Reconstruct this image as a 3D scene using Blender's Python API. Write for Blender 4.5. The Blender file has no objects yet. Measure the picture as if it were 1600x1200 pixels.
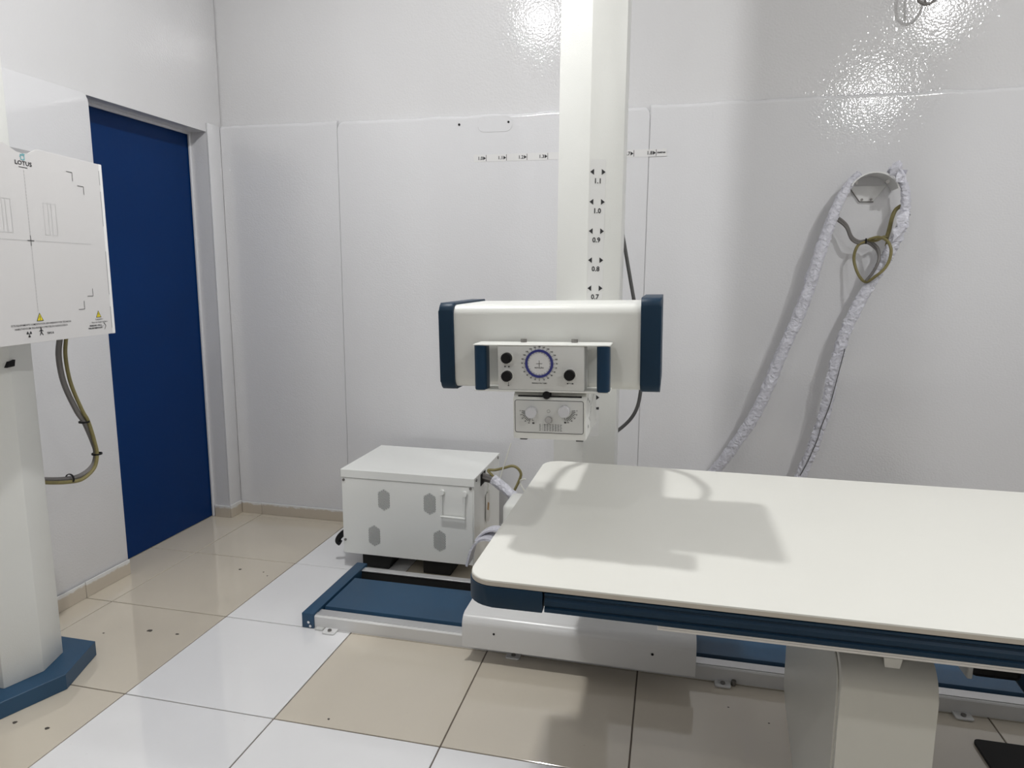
import bpy, bmesh, math, random
from mathutils import Vector, Matrix, noise

random.seed(7)
S = bpy.context.scene
COL = S.collection
PI = math.pi

# ------------------------------------------------------------------ camera
cam_d = bpy.data.cameras.new('camera')
cam = bpy.data.objects.new('camera', cam_d)
COL.objects.link(cam)
cam_d.sensor_fit = 'HORIZONTAL'
cam_d.sensor_width = 36.0
cam_d.lens = 1068.413 * 36.0 / 1600.0
cam_d.clip_start = 0.02
R0 = Vector((0.9741371942, 0.2258613620, 0.0065857396))
R1 = Vector((0.0421297922, -0.1529160549, -0.9873407521))
R2 = Vector((-0.2219949518, 0.9620828058, -0.1584767089))
m = Matrix((R0, -R1, -R2)).transposed().to_4x4()
m.translation = Vector((0, 0, 1.36))
cam.matrix_world = m
S.camera = cam

# ------------------------------------------------------------------ world, exposure
W = bpy.data.worlds.new('world')
S.world = W
W.use_nodes = True
W.node_tree.nodes['Background'].inputs[0].default_value = (0.8, 0.85, 0.9, 1)
W.node_tree.nodes['Background'].inputs[1].default_value = 0.05
S.view_settings.view_transform = 'Standard'
S.view_settings.look = 'None'
S.view_settings.gamma = 1.0
S.view_settings.use_curve_mapping = False
S.view_settings.exposure = 1.8

LAMP_STRENGTH = 200.0
LAMP_COLOR = (1.0, 1.0, 0.985)
LAMPS = [('near the door side of the column', (-0.95, 1.79, 3.10), 1.42), ('above the cable hanger', (1.60, 1.50, 3.08), 1.0),
         ('above the near right end of the patient table', (1.60, -0.02, 2.92), 0.75),
         ('nearest the door side behind the camera', (-0.82, -0.70, 3.00), 0.5)]

# ------------------------------------------------------------------ materials
MATS = {}


def nt(name):
    mt = bpy.data.materials.new(name)
    mt.use_nodes = True
    MATS[name] = mt
    return mt, mt.node_tree, mt.node_tree.nodes['Principled BSDF']


def N(t, kind, **kw):
    n = t.nodes.new(kind)
    for k, v in kw.items():
        setattr(n, k, v)
    return n


def coords(t):
    return N(t, 'ShaderNodeTexCoord').outputs['Object']


def simple(name, col, rough=0.4, metal=0.0, var=0.06, scale=6.0, bump=0.0, bscale=400.0, bdist=0.001, emit=None, coat=0.0, spec=0.5):
    """painted / plastic / metal surface with slight procedural variation"""
    mt, t, b = nt(name)
    co = coords(t)
    nz = N(t, 'ShaderNodeTexNoise')
    nz.inputs['Scale'].default_value = scale
    nz.inputs['Detail'].default_value = 4
    t.links.new(co, nz.inputs['Vector'])
    mx = N(t, 'ShaderNodeMix', data_type='RGBA')
    mx.inputs[6].default_value = (*[c * (1 - var) for c in col], 1)
    mx.inputs[7].default_value = (*[min(1, c * (1 + var)) for c in col], 1)
    t.links.new(nz.outputs['Fac'], mx.inputs[0])
    t.links.new(mx.outputs[2], b.inputs['Base Color'])
    b.inputs['Roughness'].default_value = rough
    b.inputs['Metallic'].default_value = metal
    b.inputs['Coat Weight'].default_value = coat
    b.inputs['Specular IOR Level'].default_value = spec
    if bump:
        n2 = N(t, 'ShaderNodeTexNoise')
        n2.inputs['Scale'].default_value = bscale
        n2.inputs['Detail'].default_value = 2
        t.links.new(co, n2.inputs['Vector'])
        bp = N(t, 'ShaderNodeBump')
        bp.inputs['Strength'].default_value = bump
        bp.inputs['Distance'].default_value = bdist
        t.links.new(n2.outputs['Fac'], bp.inputs['Height'])
        t.links.new(bp.outputs['Normal'], b.inputs['Normal'])
    if emit:
        b.inputs['Emission Color'].default_value = (*LAMP_COLOR, 1)
        b.inputs['Emission Strength'].default_value = emit
    return mt


def wall_paint(name, col, rough=0.2, fine=0.5, wavy=0.6):
    """glossy enamel wall paint: orange-peel relief and a hand-trowelled wave"""
    mt, t, b = nt(name)
    co = coords(t)
    big = N(t, 'ShaderNodeTexNoise')
    big.inputs['Scale'].default_value = 1.6
    big.inputs['Detail'].default_value = 5
    t.links.new(co, big.inputs['Vector'])
    mx = N(t, 'ShaderNodeMix', data_type='RGBA')
    mx.inputs[6].default_value = (*[c * .96 for c in col], 1)
    mx.inputs[7].default_value = (*[c * 1.04 for c in col], 1)
    t.links.new(big.outputs['Fac'], mx.inputs[0])
    t.links.new(mx.outputs[2], b.inputs['Base Color'])
    b.inputs['Roughness'].default_value = rough
    b.inputs['Specular IOR Level'].default_value = 0.75
    n1 = N(t, 'ShaderNodeTexNoise')
    n1.inputs['Scale'].default_value = 5.0
    n1.inputs['Detail'].default_value = 3
    t.links.new(co, n1.inputs['Vector'])
    b1 = N(t, 'ShaderNodeBump')
    b1.inputs['Strength'].default_value = wavy
    b1.inputs['Distance'].default_value = 0.006
    t.links.new(n1.outputs['Fac'], b1.inputs['Height'])
    n2 = N(t, 'ShaderNodeTexNoise')
    n2.inputs['Scale'].default_value = 125.0
    n2.inputs['Detail'].default_value = 0
    n2.inputs['Roughness'].default_value = 0.6
    t.links.new(co, n2.inputs['Vector'])
    b2 = N(t, 'ShaderNodeBump')
    b2.inputs['Strength'].default_value = fine
    b2.inputs['Distance'].default_value = 0.0013
    t.links.new(n2.outputs['Fac'], b2.inputs['Height'])
    t.links.new(b1.outputs['Normal'], b2.inputs['Normal'])
    t.links.new(b2.outputs['Normal'], b.inputs['Normal'])
    return mt


def tile_mat(name, col, rough):
    mt, t, b = nt(name)
    co = coords(t)
    nz = N(t, 'ShaderNodeTexNoise')
    nz.inputs['Scale'].default_value = 2.3
    nz.inputs['Detail'].default_value = 6
    t.links.new(co, nz.inputs['Vector'])
    mx = N(t, 'ShaderNodeMix', data_type='RGBA')
    mx.inputs[6].default_value = (*[c * .93 for c in col], 1)
    mx.inputs[7].default_value = (*[min(1, c * 1.06) for c in col], 1)
    t.links.new(nz.outputs['Fac'], mx.inputs[0])
    # faint pepper-like flecks of the ceramic
    fl = N(t, 'ShaderNodeTexNoise')
    fl.inputs['Scale'].default_value = 55.0
    t.links.new(co, fl.inputs['Vector'])
    rp = N(t, 'ShaderNodeMapRange')
    rp.inputs['From Min'].default_value = 0.74
    rp.inputs['From Max'].default_value = 0.8
    rp.inputs['To Max'].default_value = 0.4
    t.links.new(fl.outputs['Fac'], rp.inputs['Value'])
    m2 = N(t, 'ShaderNodeMix', data_type='RGBA')
    m2.inputs[7].default_value = (*[c * .6 for c in col], 1)
    t.links.new(rp.outputs['Result'], m2.inputs[0])
    t.links.new(mx.outputs[2], m2.inputs[6])
    t.links.new(m2.outputs[2], b.inputs['Base Color'])
    b.inputs['Roughness'].default_value = rough
    b.inputs['Specular IOR Level'].default_value = 1.0
    b.inputs['IOR'].default_value = 1.6
    n1 = N(t, 'ShaderNodeTexNoise')
    n1.inputs['Scale'].default_value = 3.0
    t.links.new(co, n1.inputs['Vector'])
    bp = N(t, 'ShaderNodeBump')
    bp.inputs['Strength'].default_value = 0.15
    bp.inputs['Distance'].default_value = 0.004
    t.links.new(n1.outputs['Fac'], bp.inputs['Height'])
    t.links.new(bp.outputs['Normal'], b.inputs['Normal'])
    return mt


def skirting_mat(name, col, paint):
    """beige skirting tile with wall paint smeared raggedly over its upper edge"""
    mt, t, b = nt(name)
    co = coords(t)
    sx = N(t, 'ShaderNodeSeparateXYZ')
    t.links.new(co, sx.inputs[0])
    nz = N(t, 'ShaderNodeTexNoise')
    nz.inputs['Scale'].default_value = 30.0
    nz.inputs['Detail'].default_value = 5
    t.links.new(co, nz.inputs['Vector'])
    ml = N(t, 'ShaderNodeMath', operation='MULTIPLY_ADD')
    ml.inputs[1].default_value = 0.032
    t.links.new(nz.outputs['Fac'], ml.inputs[0])
    t.links.new(sx.outputs['Z'], ml.inputs[2])
    rp = N(t, 'ShaderNodeMapRange')
    rp.inputs['From Min'].default_value = 0.067
    rp.inputs['From Max'].default_value = 0.075
    t.links.new(ml.outputs[0], rp.inputs['Value'])
    mx = N(t, 'ShaderNodeMix', data_type='RGBA')
    mx.inputs[6].default_value = (*col, 1)
    mx.inputs[7].default_value = (*paint, 1)
    t.links.new(rp.outputs['Result'], mx.inputs[0])
    t.links.new(mx.outputs[2], b.inputs['Base Color'])
    b.inputs['Roughness'].default_value = 0.25
    return mt


WHITE = (0.74, 0.74, 0.75)
wall_paint('paint_upper', (0.68, 0.677, 0.69), 0.08, 0.44, 0.16)
wall_paint('paint_lower', (0.70, 0.70, 0.72), 0.08, 0.36, 0.25)
simple('paint_far', (0.72, 0.72, 0.73), 0.4)
simple('paint_ceiling', (0.8, 0.8, 0.8), 0.7)
simple('grout', (0.16, 0.13, 0.11), 0.8, var=0.25, scale=40)
tile_mat('tile_beige', (0.63, 0.57, 0.475), 0.07)
tile_mat('tile_white', (0.85, 0.85, 0.865), 0.07)
simple('chip_dark', (0.07, 0.06, 0.05), 0.7)
skirting_mat('skirting', (0.54, 0.48, 0.40), (0.70, 0.70, 0.70))
simple('door_blue', (0.001, 0.025, 0.115), 0.33, spec=0.13, var=0.12, scale=3, bump=0.25, bscale=60)
simple('jamb_paint', (0.66, 0.66, 0.69), 0.3, bump=0.2, bscale=90)
simple('equip_white', (0.74, 0.745, 0.715), 0.32, var=0.02, bump=0.06, bscale=900)
simple('equip_white_column', (0.72, 0.725, 0.70), 0.3, var=0.02, bump=0.35, bscale=350)
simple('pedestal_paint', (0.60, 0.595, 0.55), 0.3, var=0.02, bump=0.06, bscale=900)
simple('cabinet_white', (0.86, 0.87, 0.85), 0.32, var=0.015, bump=0.06, bscale=900)
simple('equip_grey', (0.62, 0.625, 0.61), 0.4, var=0.02)
simple('cover_white', (0.74, 0.74, 0.74), 0.25, var=0.02, bump=0.1, bscale=600)
simple('equip_blue', (0.004, 0.025, 0.054), 0.45, spec=0.3, var=0.06, bump=0.15, bscale=900)
simple('rail_blue', (0.016, 0.064, 0.132), 0.42, var=0.07, scale=9, bump=0.15, bscale=800)
simple('handle_blue', (0.003, 0.028, 0.066), 0.38, spec=0.35, var=0.04)
simple('table_laminate', (0.74, 0.735, 0.69), 0.38, var=0.015)
simple('table_edge', (0.50, 0.46, 0.40), 0.5, var=0.04)
simple('aluminium', (0.66, 0.66, 0.67), 0.35, metal=0.7, var=0.06, scale=30)
simple('chrome', (0.7, 0.7, 0.7), 0.15, metal=1.0)
simple('screw_steel', (0.25, 0.24, 0.23), 0.35, metal=0.9)
simple('black_plastic', (0.006, 0.006, 0.007), 0.5, spec=0.25)
simple('black_dull', (0.006, 0.006, 0.006), 0.8)
simple('ink', (0.015, 0.015, 0.018), 0.6, var=0.02)
simple('ink_grey', (0.33, 0.33, 0.34), 0.6, var=0.02)
simple('ink_faint', (0.60, 0.60, 0.60), 0.6, var=0.02)
simple('ink_blue', (0.03, 0.035, 0.2), 0.3, var=0.05)
simple('logo_teal', (0.16, 0.42, 0.47), 0.5)
simple('warning_yellow', (0.75, 0.62, 0.02), 0.5)
simple('sticker', (0.72, 0.715, 0.715), 0.25, var=0.02)
simple('sticker_column', (0.70, 0.70, 0.69), 0.35, var=0.02)
simple('plate_white', (0.62, 0.61, 0.612), 0.35, var=0.02)
simple('plate_rim', (0.80, 0.80, 0.80), 0.4)
simple('dial_face', (0.72, 0.72, 0.72), 0.12, coat=0.5)
simple('knob_clear', (0.62, 0.62, 0.65), 0.2, coat=0.4)
simple('cable_grey', (0.17, 0.16, 0.155), 0.55, var=0.1)
simple('cable_dark', (0.10, 0.10, 0.10), 0.5, var=0.1)
simple('cable_earth', (0.21, 0.18, 0.07), 0.55, var=0.25, scale=60)
simple('sleeve', (0.66, 0.66, 0.73), 0.4, var=0.05, scale=20)
_t = MATS['sleeve'].node_tree
_v = N(_t, 'ShaderNodeTexVoronoi')
_v.inputs['Scale'].default_value = 48.0
_w = N(_t, 'ShaderNodeTexNoise')
_w.inputs['Scale'].default_value = 30.0
_t.links.new(coords(_t), _w.inputs['Vector'])
_mx = N(_t, 'ShaderNodeMix', data_type='RGBA')
_mx.inputs[0].default_value = 0.06
_t.links.new(coords(_t), _mx.inputs[6])
_t.links.new(_w.outputs['Color'], _mx.inputs[7])
_t.links.new(_mx.outputs[2], _v.inputs['Vector'])
_b = N(_t, 'ShaderNodeBump')
_b.inputs['Strength'].default_value = 0.9
_b.inputs['Distance'].default_value = 0.006
_t.links.new(_v.outputs['Distance'], _b.inputs['Height'])
_t.links.new(_b.outputs['Normal'], _t.nodes['Principled BSDF'].inputs['Normal'])
simple('tie_clear', (0.72, 0.72, 0.66), 0.35)
simple('tag_paper', (0.75, 0.74, 0.70), 0.4)
simple('tag_brown', (0.42, 0.25, 0.10), 0.6)
simple('vent_plate', (0.62, 0.63, 0.62), 0.5)
simple('under_dark', (0.10, 0.10, 0.105), 0.6)
simple('lamp_body', (0.8, 0.8, 0.8), 0.4)
for _k, _l in enumerate(LAMPS):
    simple('lamp_diffuser_%d' % _k, (0.9, 0.9, 0.9), 0.4, emit=LAMP_STRENGTH * _l[2])

# ------------------------------------------------------------------ object helpers
ORG = {}


def thing(name, label, cat, loc=(0, 0, 0), group=None, rot=None):
    o = bpy.data.objects.new(name, None)
    o.empty_display_size = 0.05
    COL.objects.link(o)
    o.location = loc
    if rot:
        o.rotation_euler = rot
    o['label'] = label
    o['category'] = cat
    if group:
        o['group'] = group
    ORG[o.name] = (Vector(loc), bool(rot))
    return o


def obj(name, bm, mat, parent=None, smooth=False, label=None, kind=None, auto=None):
    """link a bmesh (built in world coordinates, or local ones for a rotated thing) as ONE mesh object"""
    me = bpy.data.meshes.new(name)
    o = bpy.data.objects.new(name, me)
    COL.objects.link(o)
    org, local = Vector((0, 0, 0)), False
    if parent is not None:
        org, local = ORG[parent.name]
        o.parent = parent
        if not local and org.length > 0:
            bmesh.ops.translate(bm, verts=bm.verts, vec=-org)
    ORG[o.name] = (org, local)
    bmesh.ops.recalc_face_normals(bm, faces=bm.faces)
    bm.to_mesh(me)
    bm.free()
    mats = mat if isinstance(mat, (list, tuple)) else [mat]
    for x in mats:
        me.materials.append(MATS[x])
    if smooth:
        for p in me.polygons:
            p.use_smooth = True
        if auto is not None or True:
            me.set_sharp_from_angle(angle=math.radians(auto or 40))
    if label:
        o['label'] = label
    if kind:
        o['kind'] = kind
    return o


def tag(o, label, cat, group=None):
    o['label'] = label
    o['category'] = cat
    if group:
        o['group'] = group
    return o


def BM():
    return bmesh.new()


def box(bm, x0, x1, y0, y1, z0, z1, bev=0.0, seg=2):
    r = bmesh.ops.create_cube(bm, size=1.0)
    vs = r['verts']
    sx, sy, sz = x1 - x0, y1 - y0, z1 - z0
    for v in vs:
        v.co = Vector((x0 + (v.co.x + .5) * sx, y0 + (v.co.y + .5) * sy, z0 + (v.co.z + .5) * sz))
    if bev > 0:
        es = list({e for v in vs for e in v.link_edges})
        bmesh.ops.bevel(bm, geom=es, offset=bev, segments=seg, affect='EDGES', profile=0.5)
    return bm


AX = {'x': lambda a, b, t: Vector((t, a, b)), 'y': lambda a, b, t: Vector((a, t, b)), 'z': lambda a, b, t: Vector((a, b, t))}


def prism(bm, pts, axis, t0, t1, bev=0.0, seg=2, bev_long=False):
    """extrude a closed 2-D outline along an axis; pts are (y,z) for x, (x,z) for y, (x,y) for z"""
    f = AX[axis]
    a = [bm.verts.new(f(p[0], p[1], t0)) for p in pts]
    b = [bm.verts.new(f(p[0], p[1], t1)) for p in pts]
    n = len(pts)
    fa, fb = bm.faces.new(a), bm.faces.new(b[::-1])
    for i in range(n):
        bm.faces.new((a[i], b[i], b[(i + 1) % n], a[(i + 1) % n]))
    if bev > 0:
        es = set(fa.edges) | set(fb.edges)
        if bev_long:
            for v in a:
                es |= set(v.link_edges)
        bmesh.ops.bevel(bm, geom=list(es), offset=bev, segments=seg, affect='EDGES', profile=0.5)
    return bm


def rounded(x0, x1, y0, y1, r, n=6, corners=(1, 1, 1, 1)):
    """outline of a rectangle, corners rounded in order (x0y0, x1y0, x1y1, x0y1)"""
    out = []
    cs = [((x0, y0), (1, 1), PI), ((x1, y0), (-1, 1), 1.5 * PI), ((x1, y1), (-1, -1), 0), ((x0, y1), (1, -1), .5 * PI)]
    for (c, s, a0), on in zip(cs, corners):
        if not on:
            out.append(c)
            continue
        rr = r if on is True or on == 1 else on
        cx, cy = c[0] + s[0] * rr, c[1] + s[1] * rr
        for i in range(n + 1):
            a = a0 + .5 * PI * i / n
            out.append((cx + rr * math.cos(a), cy + rr * math.sin(a)))
    return out


def disc(bm, c, r, axis, t0, t1, n=20, bev=0.0):
    pts = [(c[0] + r * math.cos(2 * PI * i / n), c[1] + r * math.sin(2 * PI * i / n)) for i in range(n)]
    return prism(bm, pts, axis, t0, t1, bev)


def ring(bm, c, r0, r1, axis, t0, t1, n=40):
    f = AX[axis]
    L = []
    for i in range(n):
        a = 2 * PI * i / n
        ca, sa = math.cos(a), math.sin(a)
        L.append([bm.verts.new(f(c[0] + r * ca, c[1] + r * sa, t)) for r, t in ((r0, t0), (r1, t0), (r1, t1), (r0, t1))])
    for i in range(n):
        A, B = L[i], L[(i + 1) % n]
        for k in range(4):
            bm.faces.new((A[k], A[(k + 1) % 4], B[(k + 1) % 4], B[k]))
    return bm


def spline(pts, per=8):
    P = [Vector(p) for p in pts]
    out = []
    for i in range(len(P) - 1):
        p0, p1, p2, p3 = P[max(i - 1, 0)], P[i], P[i + 1], P[min(i + 2, len(P) - 1)]
        for k in range(per):
            t = k / per
            out.append(0.5 * ((2 * p1) + (p2 - p0) * t + (2 * p0 - 5 * p1 + 4 * p2 - p3) * t * t + (3 * p1 - p0 - 3 * p2 + p3) * t ** 3))
    out.append(P[-1])
    return out


def tube(bm, pts, r, n=8, per=8, rf=None, flat=None, smooth=True):
    """sweep a circle along a smooth path; rf(i, k, u) may vary the radius; flat = (normal, factor) squashes it"""
    P = spline(pts, per) if smooth else [Vector(p) for p in pts]
    up = Vector((0, 0, 1))
    rows = []
    prev = None
    for i, p in enumerate(P):
        d = (P[min(i + 1, len(P) - 1)] - P[max(i - 1, 0)]).normalized()
        if prev is None:
            s = d.cross(up)
            if s.length < 1e-3:
                s = d.cross(Vector((1, 0, 0)))
        else:
            s = prev - d * prev.dot(d)
        s.normalize()
        prev = s
        u = d.cross(s)
        row = []
        for k in range(n):
            a = 2 * PI * k / n
            rr = r if rf is None else r * rf(i, k, i / (len(P) - 1))
            o = (s * math.cos(a) + u * math.sin(a)) * rr
            if flat:
                nn = Vector(flat[0])
                o -= nn * o.dot(nn) * (1 - flat[1])
            row.append(bm.verts.new(p + o))
        rows.append(row)
    for i in range(len(rows) - 1):
        for k in range(n):
            bm.faces.new((rows[i][k], rows[i][(k + 1) % n], rows[i + 1][(k + 1) % n], rows[i + 1][k]))
    bm.faces.new(rows[0][::-1])
    bm.faces.new(rows[-1])
    return bm


FONT_CACHE = {}


def text_bm(bm, s, size, mat4, align='CENTER', bold=0.0, sx=1.0):
    """flat lettering: a font curve turned to mesh and appended to bm with the transform mat4 (x right, y up)"""
    cu = bpy.data.curves.new('lettering', 'FONT')
    cu.body = s
    cu.size = size
    cu.align_x = align
    cu.align_y = 'CENTER'
    cu.offset = bold
    cu.resolution_u = 2
    o = bpy.data.objects.new('lettering', cu)
    COL.objects.link(o)
    bpy.context.view_layer.update()
    dg = bpy.context.evaluated_depsgraph_get()
    me = bpy.data.meshes.new_from_object(o.evaluated_get(dg))
    me.transform(mat4 @ Matrix.Diagonal((sx, 1, 1, 1)))
    bm.from_mesh(me)
    bpy.data.objects.remove(o)
    bpy.data.curves.remove(cu)
    bpy.data.meshes.remove(me)


def frame(origin, u, v):
    u, v = Vector(u).normalized(), Vector(v).normalized()
    w = u.cross(v)
    mm = Matrix((u, v, w)).transposed().to_4x4()
    mm.translation = Vector(origin)
    return mm


def poly2(bm, mat4, pts):
    """flat polygon given in the (u, v) plane of mat4"""
    vs = [bm.verts.new(mat4 @ Vector((p[0], p[1], p[2] if len(p) > 2 else 0))) for p in pts]
    return bm.faces.new(vs)


def stroke(bm, mat4, a, b, w):
    a, b = Vector((a[0], a[1])), Vector((b[0], b[1]))
    d = (b - a).normalized()
    n = Vector((-d.y, d.x)) * w / 2
    poly2(bm, mat4, [a + n, a - n, b - n, b + n])


def screw(name, c, r, axis, t0, t1, parent, mat='screw_steel'):
    return obj(name, disc(BM(), c, r, axis, t0, t1, 10), mat, parent, True)


# ------------------------------------------------------------------ the room
XL, XR, YB, YF, ZC = -2.36, 3.2, 3.33, -3.2, 3.26
DY0, DY1, DZ = 2.48, 3.23, 2.072      # door opening in the left wall

fl = obj('floor', box(BM(), XL - .2, XR + .1, YF - .1, YB + .1, -0.06, -0.004), 'grout')
fl['kind'] = 'structure'
TX, TY = 0.541, 0.5245
gx0, gy0 = -1.684, 1.708
tile_mesh = {}
chips = {}
for (x, y, r) in ((-1.896, 2.636, .007), (-1.775, 2.636, .005), (-1.736, 2.604, .004), (-1.898, 2.066, .010), (-1.779, 2.07, .007),
                  (-2.055, 2.01, .004), (-1.897, 1.506, .008), (-1.778, 1.507, .007), (-.977, 1.745, .004), (.232, 2.098, .003), (.348, 2.045, .003)):
    chips.setdefault((math.floor((x - gx0) / TX), math.floor((y - gy0) / TY)), []).append((x, y, r))
for i in range(-2, 9):
    for j in range(-10, 4):
        x0, x1 = gx0 + i * TX, gx0 + (i + 1) * TX
        y0, y1 = gy0 + j * TY, gy0 + (j + 1) * TY
        x0c, x1c, y0c, y1c = max(x0, XL - .14), min(x1, XR), max(y0, YF), min(y1, YB)
        if x1c - x0c < .02 or y1c - y0c < .02:
            continue
        white = (i == 0) or (i > 0 and j == -1)
        g = .0022
        bm = BM()
        box(bm, x0c + g, x1c - g, y0c + g, y1c - g, -0.006, random.uniform(-.0004, .0), .0012, 1)
        t = obj('tile', bm, 'tile_white' if white else 'tile_beige', fl)
        for (cx, cy, r) in chips.get((i, j), []):
            pts = [(cx + r * random.uniform(.6, 1.1) * math.cos(a * PI / 4) * 1.2, cy + r * random.uniform(.5, 1.1) * math.sin(a * PI / 4)) for a in range(8)]
            obj('chip', prism(BM(), pts, 'z', -.001, .0004), 'chip_dark', t)


def struct(name, bm, mat, **k):
    o = obj(name, bm, mat, None, **k)
    o['kind'] = 'structure'
    return o


struct('ceiling', box(BM(), XL - .3, XR + .1, YF - .1, YB + .2, ZC, ZC + .1), 'paint_ceiling')
struct('wall_right', box(BM(), XR, XR + .1, YF, YB + .02, -.05, ZC), 'paint_far')
struct('wall_front', box(BM(), XL - .3, XR + .1, YF - .1, YF, -.05, ZC), 'paint_far')

# back wall: upper masonry, lower shielding panels standing proud of it
wb = struct('wall_back', box(BM(), XL - .3, XR + .1, YB + .026, YB + .14, -.05, ZC), 'paint_upper')


def ragged_panel(x0, x1, yf, yb, z1, rl, rr, r=.02):
    """upright slab: soft rounded ledge along an uneven upper edge, optional rounded upper corners"""
    bm = BM()
    n = max(6, int((x1 - x0) / .02))
    xs_ = sorted(set([x0 + (x1 - x0) * i / n for i in range(n + 1)] + ([x0 + rl * q for q in (.05, .2, .5, 1)] if rl else []) + ([x1 - rr * q for q in (.05, .2, .5, 1)] if rr else [])))
    rows = []
    for x in xs_:
        z = z1 + .005 * noise.noise(Vector((x * 7, yf, 3.1))) + .003 * noise.noise(Vector((x * 33, yf, 1.1)))
        if rl and x < x0 + rl:
            z -= rl - math.sqrt(max(0, rl * rl - (x0 + rl - x) ** 2))
        if rr and x > x1 - rr:
            z -= rr - math.sqrt(max(0, rr * rr - (x - x1 + rr) ** 2))
        col = [(yf, 0.0), (yf, z - r - .06)] + [(yf + r - r * math.cos(PI / 2 * q / 7), z - r + r * math.sin(PI / 2 * q / 7)) for q in range(8)] + [(yb, z), (yb, 0.0)]
        rows.append([bm.verts.new((x, y, zz)) for y, zz in col])
    m_ = len(rows[0])
    for a, b in zip(rows, rows[1:]):
        for k in range(m_):
            bm.faces.new((a[k], a[(k + 1) % m_], b[(k + 1) % m_], b[k]))
    bm.faces.new(rows[0])
    bm.faces.new(rows[-1][::-1])
    return bm


def weighted(o):
    md = o.modifiers.new('weighted_normals', 'WEIGHTED_NORMAL')
    md.keep_sharp = True
    md.weight = 70
    return o


weighted(obj('panel', ragged_panel(XL, -1.6875, YB, YB + .06, 2.124, 0, 0), 'paint_lower', wb, True))
weighted(obj('panel', ragged_panel(-1.684, -.131, YB - .003, YB + .06, 2.120, .03, .03), 'paint_lower', wb, True))
weighted(obj('panel', ragged_panel(-.1272, XR, YB - .001, YB + .06, 2.130, 0, 0), 'paint_lower', wb, True))
obj('seam_filler', box(BM(), -.1318, -.1268, YB + .0025, YB + .02, 0, 2.098), 'paint_lower', wb)
# filled mounting plate and its two screw holes high on the middle panel
obj('patch', prism(BM(), [(x, z) for x, z in rounded(-.945, -.775, 2.035, 2.108, .03)], 'y', YB - .0045, YB, .001, 1), 'paint_lower', wb, True)
for x, z in ((-1.039, 2.075), (-.793, 2.077)):
    obj('screw_hole', disc(BM(), (x, z), .0055, 'y', YB - .006, YB, 10), 'black_plastic', wb)

# left wall with the door opening
bm = BM()
box(bm, XL - .16, XL - .010, YF, DY0, -.05, ZC)
box(bm, XL - .16, XL - .010, DY1, YB + .02, -.05, ZC)
box(bm, XL - .16, XL - .010, DY0, DY1, DZ + .002, ZC)
wl = struct('wall_left', bm, 'paint_upper')
# lower shielding panel of the left wall, rounded at the door
y1 = DY0
pts = [(YF, 0), (y1, 0)] + [(y1 - .035 + .035 * math.cos(a), 2.078 - .035 + .035 * math.sin(a)) for a in [0, PI / 8, PI / 4, PI * 3 / 8, PI / 2]] + [(YF, 2.078)]
obj('panel', prism(BM(), pts, 'x', XL - .0098, XL, .004, 2), 'paint_lower', wl, True)
obj('panel', prism(BM(), [(DY1 - .0008, 0), (YB, 0), (YB, 2.118), (DY1 - .0008, 2.118)], 'x', XL - .0098, XL, .004, 2), 'paint_lower', wl, True)

# door: blue leaf, painted frame strips in the recess
dr = struct('door_1', box(BM(), XL - .125, XL - .118, DY0 + .03, DY1 + .012, .004, DZ - .0), 'door_blue')
obj('door_leaf', box(BM(), XL - .150, XL - .1185, DY0 - .005, DY1 + .008, .005, DZ - .002, .002, 1), 'door_blue', dr)
obj('door_frame', box(BM(), XL - .116, XL - .102, DY1 - .012, DY1 + .002, .0, DZ + .004, .003, 1), 'jamb_paint', dr)
obj('door_frame', box(BM(), XL - .116, XL - .100, DY0, DY1, DZ - .010, DZ + .004, .003, 1), 'jamb_paint', dr)

# skirting tiles
bb = struct('baseboard_back', box(BM(), XL, XR, YB - .006, YB - .0005, 0, .062), 'skirting')
xs = [XL + .010, gx0 - TX, gx0]
for k in range(1, 9):
    xs.append(gx0 + k * TX)
xs.append(XR)
for a, b in zip(xs, xs[1:]):
    if b - a > .03:
        obj('tile', box(BM(), a + .001, b - .001, YB - .012, YB - .004, 0, .066 + random.uniform(-.002, .002), .0012, 1), 'skirting', bb)
bl = struct('baseboard_left', box(BM(), XL + .0005, XL + .006, YF, DY0, 0, .062), 'skirting')
ys = [DY0 - .002, 2.233]
while ys[-1] > YF:
    ys.append(ys[-1] - TY)
for a, b in zip(ys, ys[1:]):
    obj('tile', box(BM(), XL + .004, XL + .011, max(b, YF) + .001, a - .001, 0, .068 + random.uniform(-.002, .002), .0012, 1), 'skirting', bl)
obj('tile', box(BM(), XL - .095, XL - .001, DY1 - .010, DY1 - .0005, 0, .066, .0012, 1), 'skirting', bl)
obj('tile', box(BM(), XL + .0005, XL + .010, DY1 - .008, YB - .013, 0, .072, .0012, 1), 'skirting', bl)

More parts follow.
